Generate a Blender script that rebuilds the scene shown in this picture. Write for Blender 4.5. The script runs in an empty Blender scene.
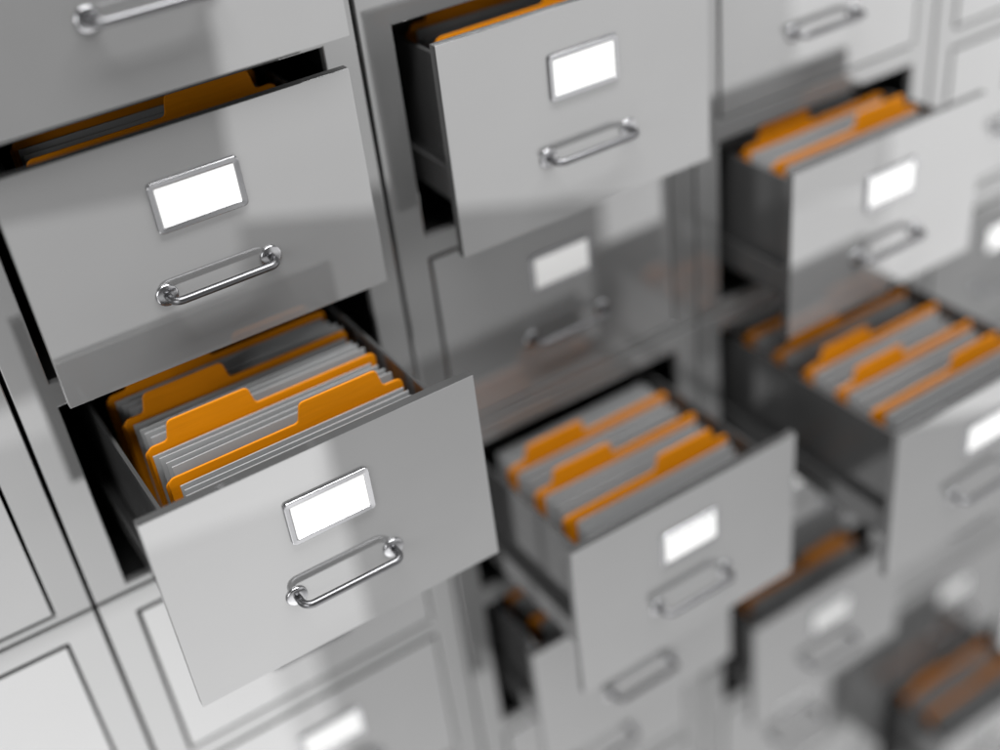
import bpy, bmesh, math, random
from mathutils import Matrix, Vector
random.seed(7)
S = 0.4                       # metres per drawer-front width
Hh, P, Q, SEAM = 0.682, 1.2504, 0.784, 0.045
ZOFF = 5.75                   # lifts the foot of the lower cabinets to z = 0
sc = bpy.context.scene
C = sc.collection

# ------------------------------------------------------------------ helpers
def row_top(r):
    return ZOFF - (r - 1) * Q - (SEAM if r >= 3 else 0)
def col_left(c):
    return (c - 1) * P

def link(name, bm, mats, parent=None, bevel=None, smooth=False):
    for v in bm.verts: v.co *= S
    me = bpy.data.meshes.new(name)
    bmesh.ops.recalc_face_normals(bm, faces=bm.faces)
    bm.to_mesh(me); bm.free()
    for m in (mats if isinstance(mats, (list, tuple)) else [mats]): me.materials.append(m)
    o = bpy.data.objects.new(name, me); C.objects.link(o)
    if parent: o.parent = parent
    if smooth:
        for p in me.polygons: p.use_smooth = True
    if bevel:
        b = o.modifiers.new('bevel', 'BEVEL'); b.width = bevel * S; b.segments = 2
        b.limit_method = 'ANGLE'; b.angle_limit = math.radians(40)
    return o

def box(bm, x0, x1, y0, y1, z0, z1):
    vs = [bm.verts.new((x, y, z)) for x in (x0, x1) for y in (y0, y1) for z in (z0, z1)]
    for f in ((0,1,3,2),(4,6,7,5),(0,4,5,1),(2,3,7,6),(0,2,6,4),(1,5,7,3)):
        bm.faces.new([vs[i] for i in f])

def prism_y(bm, outline, y0, y1, bend=0.0):
    a = [bm.verts.new((x, y0, z)) for x, z in outline]
    b = [bm.verts.new((x, y1, z)) for x, z in outline]
    bm.faces.new(a); bm.faces.new(b[::-1])
    n = len(a)
    for i in range(n):
        bm.faces.new((a[i], b[i], b[(i+1) % n], a[(i+1) % n]))

def rounded(points, seg=6):
    """points: (x, z, radius) polygon -> outline with rounded corners"""
    out = []; n = len(points)
    for i, (x, z, r) in enumerate(points):
        p = Vector((x, z))
        if r <= 0: out.append((x, z)); continue
        a = Vector(points[i-1][:2]) - p; b = Vector(points[(i+1) % n][:2]) - p
        la, lb = a.length, b.length; a.normalize(); b.normalize()
        ang = a.angle(b); t = min(r / math.tan(ang/2), la*.48, lb*.48); rr = t*math.tan(ang/2)
        c = p + (a+b).normalized() * (rr / math.sin(ang/2))
        s = p + a*t - c; e = p + b*t - c
        tot = s.angle(e); sgn = 1 if s.cross(e) > 0 else -1
        for k in range(seg+1):
            q = sgn*tot*k/seg
            out.append((c.x + s.x*math.cos(q) - s.y*math.sin(q), c.y + s.x*math.sin(q) + s.y*math.cos(q)))
    return out

def tube(bm, pts, r, seg=20):
    rings = []
    for i, p in enumerate(pts):
        p = Vector(p)
        t = (Vector(pts[min(i+1, len(pts)-1)]) - Vector(pts[max(i-1, 0)])).normalized()
        u = t.cross(Vector((0, 0, 1))).normalized(); w = u.cross(t).normalized()
        rings.append([bm.verts.new(p + r*(math.cos(2*math.pi*k/seg)*u + math.sin(2*math.pi*k/seg)*w)) for k in range(seg)])
    for a, b in zip(rings, rings[1:]):
        for k in range(seg): bm.faces.new((a[k], a[(k+1) % seg], b[(k+1) % seg], b[k]))
    bm.faces.new(rings[0]); bm.faces.new(rings[-1][::-1])

def lathe_y(bm, cx, cz, prof, seg=36):
    rings = [[bm.verts.new((cx + r*math.cos(2*math.pi*k/seg), y, cz + r*math.sin(2*math.pi*k/seg))) for k in range(seg)] for r, y in prof]
    for a, b in zip(rings, rings[1:]):
        for k in range(seg): bm.faces.new((a[k], a[(k+1) % seg], b[(k+1) % seg], b[k]))
    bm.faces.new(rings[0]); bm.faces.new(rings[-1][::-1])

def thing(name, label, cat, loc, group=None):
    o = bpy.data.objects.new(name, None); C.objects.link(o); o.empty_display_size = .05
    o.location = [v*S for v in loc]
    tag(o, label, cat, group); return o
def tag(o, label, cat, group=None):
    o['label'] = label; o['category'] = cat
    if group: o['group'] = group
    elif 'group' in o: del o['group']
def copy_tree(o, parent=None):
    c = o.copy(); C.objects.link(c)
    if parent: c.parent = parent
    for ch in kids[o.name]: 
        d = copy_tree(ch, c)
    return c
kids = {}

# ------------------------------------------------------------------ materials
def nt(name):
    m = bpy.data.materials.new(name); m.use_nodes = True
    t = m.node_tree; t.nodes.clear()
    out = t.nodes.new('ShaderNodeOutputMaterial'); return m, t, out

def paint(name, col, mirror, rough=.012, wav=.004):
    """glossy stove-enamelled sheet steel: a diffuse coat under a strong clear reflection"""
    m, t, out = nt(name); N = t.nodes.new; L = t.links.new
    d = N('ShaderNodeBsdfDiffuse'); g = N('ShaderNodeBsdfAnisotropic'); mx = N('ShaderNodeMixShader')
    tc = N('ShaderNodeTexCoord'); n1 = N('ShaderNodeTexNoise'); n1.inputs['Scale'].default_value = 9
    n1.inputs['Detail'].default_value = 2
    L(tc.outputs['Object'], n1.inputs['Vector'])
    cr = N('ShaderNodeMapRange'); cr.inputs['To Min'].default_value = .94; cr.inputs['To Max'].default_value = 1.06
    L(n1.outputs['Fac'], cr.inputs['Value'])
    mul = N('ShaderNodeMix'); mul.data_type = 'RGBA'; mul.blend_type = 'MULTIPLY'; mul.inputs['Factor'].default_value = 1
    mul.inputs['A'].default_value = (*col, 1); L(cr.outputs['Result'], mul.inputs['B'])
    L(mul.outputs['Result'], d.inputs['Color'])
    n2 = N('ShaderNodeTexNoise'); n2.inputs['Scale'].default_value = 22; n2.inputs['Detail'].default_value = 3
    L(tc.outputs['Object'], n2.inputs['Vector'])
    rr = N('ShaderNodeMapRange'); rr.inputs['To Min'].default_value = rough*.7; rr.inputs['To Max'].default_value = rough*1.4
    L(n2.outputs['Fac'], rr.inputs['Value']); L(rr.outputs['Result'], g.inputs['Roughness'])
    bp = N('ShaderNodeBump'); bp.inputs['Strength'].default_value = wav; bp.inputs['Distance'].default_value = .002
    L(n1.outputs['Fac'], bp.inputs['Height']); L(bp.outputs['Normal'], g.inputs['Normal'])
    fr = N('ShaderNodeFresnel'); fr.inputs['IOR'].default_value = 1.5
    ma = N('ShaderNodeMath'); ma.operation = 'ADD'; ma.inputs[1].default_value = mirror - .04; ma.use_clamp = True
    L(fr.outputs['Fac'], ma.inputs[0]); L(ma.outputs[0], mx.inputs['Fac'])
    g.inputs['Color'].default_value = (.97, .97, .97, 1)
    L(d.outputs[0], mx.inputs[1]); L(g.outputs[0], mx.inputs[2]); L(mx.outputs[0], out.inputs['Surface'])
    return m

def principled(name, col, rough, metal=0.0, spec=.5, noise=None):
    m, t, out = nt(name); N = t.nodes.new; L = t.links.new
    p = N('ShaderNodeBsdfPrincipled'); L(p.outputs[0], out.inputs['Surface'])
    p.inputs['Base Color'].default_value = (*col, 1); p.inputs['Roughness'].default_value = rough
    p.inputs['Metallic'].default_value = metal; p.inputs['Specular IOR Level'].default_value = spec
    tc = N('ShaderNodeTexCoord')
    if noise:
        scale, lo, hi, bump = noise
        mp = N('ShaderNodeMapping'); mp.inputs['Scale'].default_value = scale
        L(tc.outputs['Object'], mp.inputs['Vector'])
        n = N('ShaderNodeTexNoise'); n.inputs['Scale'].default_value = 1; n.inputs['Detail'].default_value = 5
        L(mp.outputs[0], n.inputs['Vector'])
        r = N('ShaderNodeMapRange'); r.inputs['To Min'].default_value = lo; r.inputs['To Max'].default_value = hi
        L(n.outputs['Fac'], r.inputs['Value'])
        mul = N('ShaderNodeMix'); mul.data_type = 'RGBA'; mul.blend_type = 'MULTIPLY'; mul.inputs['Factor'].default_value = 1
        mul.inputs['A'].default_value = (*col, 1); L(r.outputs['Result'], mul.inputs['B'])
        L(mul.outputs['Result'], p.inputs['Base Color'])
        if bump:
            b = N('ShaderNodeBump'); b.inputs['Strength'].default_value = bump; b.inputs['Distance'].default_value = .0006
            L(n.outputs['Fac'], b.inputs['Height']); L(b.outputs['Normal'], p.inputs['Normal'])
    return m

M_front = paint('drawer_enamel', (.165, .165, .165), .18)
M_frame = paint('cabinet_enamel', (.14, .14, .14), .16, .018)
M_edge = paint('shaded_enamel_edge', (.055, .055, .055), .10, .10)  # same enamel darkened: shade on panel edges and back put into the colour
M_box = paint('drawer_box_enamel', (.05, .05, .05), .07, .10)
M_inner = principled('shade_black_inner_steel', (.012, .012, .012), .6, 0, .2, ((20, 20, 20), .8, 1.2, 0))  # near-black colour stands in for the shade inside the cabinets
M_chrome = principled('polished_chrome', (.38, .38, .39), .24, 1.0, .5, ((30, 30, 30), .96, 1.04, 0))
M_bar = principled('brushed_handle_steel', (.15, .15, .155), .34, 1.0, .5, ((40, 40, 40), .94, 1.06, 0))
M_card = principled('white_card', (.93, .93, .92), .6, 0, .3, ((160, 160, 160), .99, 1.01, .03))
M_orange = principled('orange_card_stock', (.55, .185, .001), .50, 0, .2, ((18, 60, 340), .80, 1.12, .10))
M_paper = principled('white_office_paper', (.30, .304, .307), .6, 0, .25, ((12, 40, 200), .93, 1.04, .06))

# ------------------------------------------------------------------ filing cabinets
def cabinet(c, rows, label):
    t = thing('filing_cabinet', label, 'filing cabinet', (col_left(c) + .5, 0, row_top(rows[-1]) - Hh - .046), 'grey filing cabinets')
    ox, oz = col_left(c) + .5, row_top(rows[-1]) - Hh - .046
    g = .006                                           # half of the seam between two cabinets
    xl, xr = -.5 - .125 + g, .5 + .125 - g
    zb, zt = g, row_top(rows[0]) + .101 - oz - g
    m = .011
    xs = [xl, -.5 - m, .5 + m, xr]
    zs = [zb]
    for r in reversed(rows): zs += [row_top(r) - Hh - m - oz, row_top(r) + m - oz]
    zs.append(zt)
    bm = bmesh.new(); th = .03
    for side, y in ((0, 0.0), (1, th)):
        V = [[bm.verts.new((x, y, z)) for z in zs] for x in xs]
        for i in range(3):
            for j in range(len(zs)-1):
                if i == 1 and j % 2 == 1: continue
                bm.faces.new((V[i][j], V[i+1][j], V[i+1][j+1], V[i][j+1]))
        if side == 0: VA = V
        else: VB = V
    def wall(a, b, c_, d): bm.faces.new((a, b, c_, d))
    n = len(zs)
    for j in range(n-1):
        wall(VA[0][j], VA[0][j+1], VB[0][j+1], VB[0][j]); wall(VA[3][j], VB[3][j], VB[3][j+1], VA[3][j+1])
        if j % 2 == 1:
            wall(VA[1][j], VB[1][j], VB[1][j+1], VA[1][j+1]); wall(VA[2][j], VA[2][j+1], VB[2][j+1], VB[2][j])
            wall(VA[1][j], VA[2][j], VB[2][j], VB[1][j]); wall(VA[1][j+1], VB[1][j+1], VB[2][j+1], VA[2][j+1])
    for i in range(3):
        wall(VA[i][0], VB[i][0], VB[i+1][0], VA[i+1][0]); wall(VA[i][n-1], VA[i+1][n-1], VB[i+1][n-1], VB[i][n-1])
    link('front_frame', bm, M_frame, t, bevel=.004)
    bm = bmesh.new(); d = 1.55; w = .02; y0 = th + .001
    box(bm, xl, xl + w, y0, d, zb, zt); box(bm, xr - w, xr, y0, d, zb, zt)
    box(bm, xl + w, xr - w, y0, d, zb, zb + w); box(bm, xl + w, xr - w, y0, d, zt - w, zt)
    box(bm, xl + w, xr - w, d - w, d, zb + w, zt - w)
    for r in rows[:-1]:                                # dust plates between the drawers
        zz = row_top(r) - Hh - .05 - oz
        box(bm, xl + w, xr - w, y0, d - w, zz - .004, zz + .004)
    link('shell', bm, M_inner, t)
    return t

UP, LOW = [0, 1, 2], [3, 4, 5, 6, 7]
cab_labels = {
 (0,0): 'upper grey cabinet at the far left, of which only one drawer corner shows',
 (1,0): 'upper grey cabinet on the left holding the sharp, widely opened drawer of orange folders',
 (2,0): 'upper grey cabinet holding the shadowed shut drawer under the half-open top centre drawer',
 (3,0): 'upper grey cabinet at the upper right with one open blurred drawer in its middle row',
 (4,0): 'upper grey cabinet at the right edge with only shut, blurred drawers',
 (0,1): 'lower grey cabinet at the bottom left corner, left of the cross of black seams',
 (1,1): 'lower grey cabinet with shut drawers beneath the sharp, widely opened drawer',
 (2,1): 'lower grey cabinet in the middle, its top drawer pulled out with tabbed orange folders',
 (3,1): 'lower grey cabinet whose top drawer is pulled out farthest, at the right',
 (4,1): 'lower grey cabinet at the bottom right corner, with the lowest open drawer',
}
CAB = {}
for c in range(5):
    CAB[(c, 0)] = cabinet(c, UP, cab_labels[(c, 0)]); CAB[(c, 1)] = cabinet(c, LOW, cab_labels[(c, 1)])

# ------------------------------------------------------------------ one drawer with its parts
# local frame: x from the middle of the front, y = 0 the face of the front, z = 0 its lower edge
def rounded_rect(x0, x1, z0, z1, r, seg=5):
    return rounded([(x0, z0, r), (x1, z0, r), (x1, z1, r), (x0, z1, r)], seg)

def make_drawer():
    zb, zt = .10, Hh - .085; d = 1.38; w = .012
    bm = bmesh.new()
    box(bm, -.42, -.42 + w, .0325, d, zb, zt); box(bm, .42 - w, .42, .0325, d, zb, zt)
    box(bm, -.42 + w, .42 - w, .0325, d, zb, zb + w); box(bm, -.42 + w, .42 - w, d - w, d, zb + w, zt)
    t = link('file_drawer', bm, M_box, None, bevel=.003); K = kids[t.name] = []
    bm = bmesh.new(); box(bm, -.5, .5, 0, .032, 0, Hh)
    f = link('front_panel', bm, [M_front, M_edge], t, bevel=.0011)
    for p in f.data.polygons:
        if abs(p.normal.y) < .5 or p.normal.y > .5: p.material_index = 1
    K.append(f); kids[f.name] = []
    for s in (-1, 1):
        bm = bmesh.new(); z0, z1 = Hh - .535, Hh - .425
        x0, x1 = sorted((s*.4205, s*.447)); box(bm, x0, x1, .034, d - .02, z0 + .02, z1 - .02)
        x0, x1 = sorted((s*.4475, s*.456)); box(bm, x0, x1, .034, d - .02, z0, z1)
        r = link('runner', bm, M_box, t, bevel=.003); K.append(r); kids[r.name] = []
    # label holder: bevelled chrome rim round a white card
    bm = bmesh.new(); cz = .474
    prof = [(.131, .0742, 0.0), (.131, .0742, -.0065), (.1300, .0732, -.0085), (.1285, .0717, -.0095), (.1165, .0597, -.0088), (.1148, .0580, -.0080), (.1135, .0567, -.0060), (.1135, .0567, 0.0)]
    rings = []
    for hw, hh, y in prof:
        rings.append([bm.verts.new((x, y - .0002, z)) for x, z in rounded_rect(-hw, hw, cz - hh, cz + hh, max(.004, .014 - (.131 - hw)*.6), 5)])
    n = len(rings[0])
    for a, b_ in zip(rings, rings[1:] + rings[:1]):
        for k in range(n): bm.faces.new((a[k], a[(k+1) % n], b_[(k+1) % n], b_[k]))
    h = link('label_holder', bm, M_chrome, t); K.append(h)
    bm = bmesh.new(); box(bm, -.1134, .1134, -.0072, -.0006, cz - .0566, cz + .0566)
    cd = link('label_card', bm, M_card, t); K.append(cd); kids[h.name] = kids[cd.name] = []
    # handle: bent bar between two dished discs
    hz = .224; xa, xb = -.157, .157; out = -.060; rb = .028
    pts = [(xa, -.004, hz)]; pts.append((xa, out + rb, hz))
    for k in range(1, 9):
        q = math.pi/2*k/8; pts.append((xa + rb - rb*math.cos(q), out + rb - rb*math.sin(q), hz))
    for k in range(0, 9):
        q = math.pi/2*(1 - k/8); pts.append((xb - rb + rb*math.cos(q), out + rb - rb*math.sin(q), hz))
    pts.append((xb, -.004, hz))
    bm = bmesh.new(); tube(bm, pts, .0116)
    hd = link('handle', bm, M_bar, t, smooth=True); K.append(hd); kids[hd.name] = []
    for x in (xa, xb):
        bm = bmesh.new()
        lathe_y(bm, x, hz, [(.0305, -.0003), (.0325, -.0015), (.0325, -.0045), (.0308, -.0068), (.0260, -.0085), (.0180, -.0098), (.0120, -.0104)])
        ds = link('mounting_disc', bm, M_chrome, t, smooth=True); K.append(ds); kids[ds.name] = []
    return t

OPEN = {(1,0): .2296, (1,1): .1825, (1,2): .6596, (2,1): .229, (2,3): .6814, (3,2): .3752, (3,3): .9338, (3,5): .215, (2,4): .33, (4,7): .44}
DL = {
 (1,0): 'slightly open drawer cut off by the upper left edge of the picture',
 (1,1): 'slightly open sharp drawer with a dim orange folder glimpsed above its front',
 (1,2): 'widely open drawer in sharp focus, its orange folders nearest the viewer',
 (2,1): 'half-open bright drawer at the top centre, overhanging a shut drawer in shadow',
 (2,2): 'shut drawer in deep shadow beneath the half-open top centre drawer',
 (2,3): 'open drawer at the lower centre with tabbed orange folders, slightly blurred',
 (2,4): 'slightly open drawer tucked under the lower centre drawer of tabbed folders',
 (3,2): 'open blurred drawer at the upper right, orange folders behind its pale front',
 (3,3): 'drawer pulled out farthest of all, with a long row of blurred folders',
 (3,5): 'slightly open blurred drawer at the lower right with a dark slot',
 (4,7): 'lowest open drawer, blurred in the bottom right corner',
}
proto = make_drawer(); used = False
for c in range(5):
    for r in UP + LOW:
        cab = CAB[(c, 0 if r in UP else 1)]
        if not used: d = proto; used = True; d.parent = cab
        else: d = copy_tree(proto, cab)
        d.location = Vector((S*(col_left(c) + .5), -S*OPEN.get((c, r), .002), S*(row_top(r) - Hh))) - cab.location
        if (c, r) in DL: d['label'] = DL[(c, r)]
        elif 'label' in d: del d['label']

# ------------------------------------------------------------------ folders and paper
FL, FR = -.357, .383                      # folder edges measured from the drawer middle
def folder_mesh(kind):
    top = Hh - .076; bot = .115; tt = Hh - .014
    a, b = {'right': (.055, .305), 'left': (-.28, -.03)}[kind]
    pts = [(FL, bot, .004), (FR, bot, .004), (FR, top, .022)]
    pts += [(b + .014, top, .014), (b, tt, .018), (a, tt, .018), (a - .014, top, .014), (FL, top, .022)]
    bm = bmesh.new(); prism_y(bm, rounded(pts, 6), -.0035, .0035); return bm
def back_leaf_mesh():
    top = Hh - .094; bot = .115
    bm = bmesh.new(); prism_y(bm, rounded([(FL - .006, bot, .004), (FR + .006, bot, .004), (FR + .006, top, .022), (FL - .006, top, .022)], 6), .014, .020)
    return bm
protos = {}
def folder(loc, kind, label, group, lean):
    if kind not in protos:
        t = thing('file_folder', '', 'folder', (0, 0, 0)); a = link('tabbed_leaf', folder_mesh(kind), M_orange, t, bevel=.0022)
        b = link('back_leaf', back_leaf_mesh(), M_orange, t, bevel=.002); kids[t.name] = [a, b]; kids[a.name] = kids[b.name] = []
        protos[kind] = t; o = t
    else: o = copy_tree(protos[kind])
    o.location = [v*S for v in loc]; o.rotation_euler = (lean, 0, 0); tag(o, label, 'folder', group)
    return o
sheet_me = []
def sheet_mesh(i):
    bm = bmesh.new(); nx, nz = 14, 8; x0, x1, z0, z1 = -.345, .357, .115, Hh - .088
    ph = random.uniform(0, 6); amp = random.uniform(.001, .0035)
    th = .0036
    def yy(u, k): return amp*math.sin(ph + 3.2*u/nx)*(k/nz)**2
    A, B = [[[bm.verts.new((x0 + (x1-x0)*u/nx, yy(u, k) + o, z0 + (z1-z0)*k/nz)) for k in range(nz+1)] for u in range(nx+1)] for o in (0, th)]
    for u in range(nx):
        for k in range(nz):
            bm.faces.new((A[u][k], A[u+1][k], A[u+1][k+1], A[u][k+1])); bm.faces.new((B[u][k], B[u][k+1], B[u+1][k+1], B[u+1][k]))
        for k in (0, nz): bm.faces.new((A[u][k], A[u+1][k], B[u+1][k], B[u][k]))
    for k in range(nz):
        for u in (0, nx): bm.faces.new((A[u][k], A[u][k+1], B[u][k+1], B[u][k]))
    return bm
def sheet(loc, label, group, lean):
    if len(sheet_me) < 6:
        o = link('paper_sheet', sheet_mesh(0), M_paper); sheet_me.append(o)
    else:
        o = random.choice(sheet_me).copy(); C.objects.link(o)
    o.location = [v*S for v in loc]; o.rotation_euler = (lean, 0, 0); tag(o, label, 'paper', group)

KINDS = ['right', 'left', 'left', 'left', 'right', 'left']
OFFS = [.235, .412, .591, .757, .935, 1.11]
NAMES = {
 (1,1): ('the slightly open left drawer', 2),
 (1,2): ('the sharp widely open drawer', 4),
 (2,1): ('the top centre drawer', 3),
 (2,3): ('the lower centre drawer', 3),
 (2,4): ('the drawer under the lower centre one', 2),
 (3,2): ('the upper right drawer', 3),
 (3,3): ('the farthest pulled drawer', 6),
 (3,5): ('the dark slotted lower right drawer', 2),
 (4,7): ('the lowest open drawer', 3),
}
ORD = ['frontmost', 'second', 'third', 'fourth', 'fifth', 'sixth']
for (c, r), (where, nf) in NAMES.items():
    d = OPEN[(c, r)]; x = col_left(c) + .5; z = row_top(r) - Hh
    if (c, r) == (2, 3):                               # loose sheets behind the last folder
        for k in range(4):
            sheet((x + .01 + random.uniform(-.006, .006), -d + OFFS[2] + .045 + .03*k, z - .006), 'white sheet behind the rearmost orange folder in ' + where, 'white paper sheets', .01)
    for i in range(nf):
        y = -d + OFFS[i] + {(1, 1): .034, (2, 1): .022}.get((c, r), 0)
        jx = random.uniform(-.006, .006); jl = random.uniform(-.008, .010) if i else 0
        pos = ORD[i]
        folder((x + jx, y, z), KINDS[i], '%s orange folder, tab at %s, in %s' % (pos + (' from front' if i else ''), KINDS[i], where),
               'orange file folders', jl)
        # loose sheets standing in front of this folder
        front_gap = OFFS[i] - (OFFS[i-1] if i else .05)
        n = 4 if i else 3
        for k in range(n):
            ln = .022 + jl*.5; yy = y - .026 - .029*k - random.uniform(0, .006) + .59*math.sin(ln) - .59*math.sin(jl)
            sheet((x + (.008*k if i else .012) + random.uniform(-.004, .006), yy, z - (.004*random.random() if (c, r) == (1, 2) else (.002 + .016*k + .006*random.random()))), 
                  'white sheet before the %s orange folder in %s' % (ORD[i], where), 'white paper sheets', ln)

# ------------------------------------------------------------------ light
w = bpy.data.worlds.new('World'); sc.world = w; w.use_nodes = True
t = w.node_tree; t.nodes.clear(); N = t.nodes.new; L = t.links.new
out = N('ShaderNodeOutputWorld'); bg = N('ShaderNodeBackground'); L(bg.outputs[0], out.inputs[0])
tc = N('ShaderNodeTexCoord'); sx = N('ShaderNodeSeparateXYZ'); L(tc.outputs['Generated'], sx.inputs[0])
mr = N('ShaderNodeMapRange'); mr.inputs['From Min'].default_value = -1; mr.inputs['From Max'].default_value = 1
L(sx.outputs['Z'], mr.inputs['Value'])
cr = N('ShaderNodeValToRGB'); L(mr.outputs[0], cr.inputs['Fac'])
e = cr.color_ramp.elements
def stop(i, z, v):
    if i < 2: s = e[i]; s.position = (z+1)/2
    else: s = e.new((z+1)/2)
    s.color = (v, v, v, 1)
stop(0, -1, 1.5); stop(1, 1, .12); stop(2, -.80, 1.35); stop(3, -.60, .75); stop(4, -.47, .34); stop(5, -.1, .14)
L(cr.outputs[0], bg.inputs['Color']); bg.inputs['Strength'].default_value = 1.0

def softbox(name, corners, radiance):
    """rectangular area lamp: corner a, next corner b, next corner d (W units)"""
    a, b, d = [Vector((p[0], p[1], p[2] + ZOFF)) * S for p in corners]
    u, v = b - a, d - a
    la = bpy.data.lights.new(name, 'AREA'); la.shape = 'RECTANGLE'; la.size = u.length; la.size_y = v.length
    la.energy = radiance * math.pi * u.length * v.length
    o = bpy.data.objects.new(name, la); C.objects.link(o)
    X = u.normalized(); Y = v.normalized(); Z = X.cross(Y)
    ctr = a + u/2 + v/2
    if Z.y > 0 : X, Z = -X, -Z          # lamps shine along local -Z, towards +y
    m = Matrix((X, Y, Z)).transposed().to_4x4(); m.translation = ctr; o.matrix_world = m
    return o
softbox('low_left_softbox', [(-4, -2.8, -.58), (1.50, -3.1, -1.53), (-4.24, -2.8, -1.98)], .6)
softbox('floor_left_softbox', [(-4, -2.9, -2.45), (1.31, -3.0, -2.45), (-4, -2.9, -8)], 1.25)
softbox('floor_glow_softbox', [(-4, -2.95, -4.1), (1.0, -3.05, -4.1), (-4, -2.9, -8)], .9)
softbox('right_softbox', [(1.56, -3.1, -1.72), (4.55, -1.75, -2.12), (1.56, -3.1, 1.0)], 1.15)
softbox('far_right_softbox', [(4.56, -1.75, -2.9), (8.5, -1.1, -2.9), (4.56, -1.75, 1.0)], 1.9)
softbox('overhead_softbox', [(-1.5, -1.5, 6.5), (6.0, -1.5, 6.5), (-1.5, -3.1, 6.0)], 34.0)
softbox('front_left_fill', [(-5.8, -2.2, -.8), (-4.0, -5.2, -.8), (-5.8, -2.2, 2.4)], 7.0)  # added fill light for the rear folders, no known source there
softbox('low_right_softbox', [(3.5, -2.22, -2.9), (4.55, -1.75, -2.9), (3.5, -2.22, -2.05)], 1.4)

# ------------------------------------------------------------------ camera
cam = bpy.data.cameras.new('camera'); co = bpy.data.objects.new('camera', cam); C.objects.link(co)
R = Matrix(((0.834866893, -0.540003401, -0.106740798), (0.382079951, 0.428907109, 0.81856802), (-0.396247627, -0.724178858, 0.564404819)))
m = R.transposed().to_4x4(); m.translation = Vector((-.317522, -3.225859, 1.174892 + ZOFF)) * S
co.matrix_world = m
cam.sensor_width = 36; cam.lens = 36 * 1.22908; cam.clip_start = .01; cam.clip_end = 100
cam.dof.use_dof = True; cam.dof.focus_distance = 3.40 * S
cam.dof.aperture_fstop = (cam.lens/1000) / (2 * .064 * S)
sc.camera = co
sc.view_settings.view_transform = 'Standard'; sc.view_settings.look = 'None'
sc.view_settings.exposure = -0.12; sc.view_settings.gamma = 1
try: sc.cycles.max_bounces = 10; sc.cycles.glossy_bounces = 6
except Exception: pass
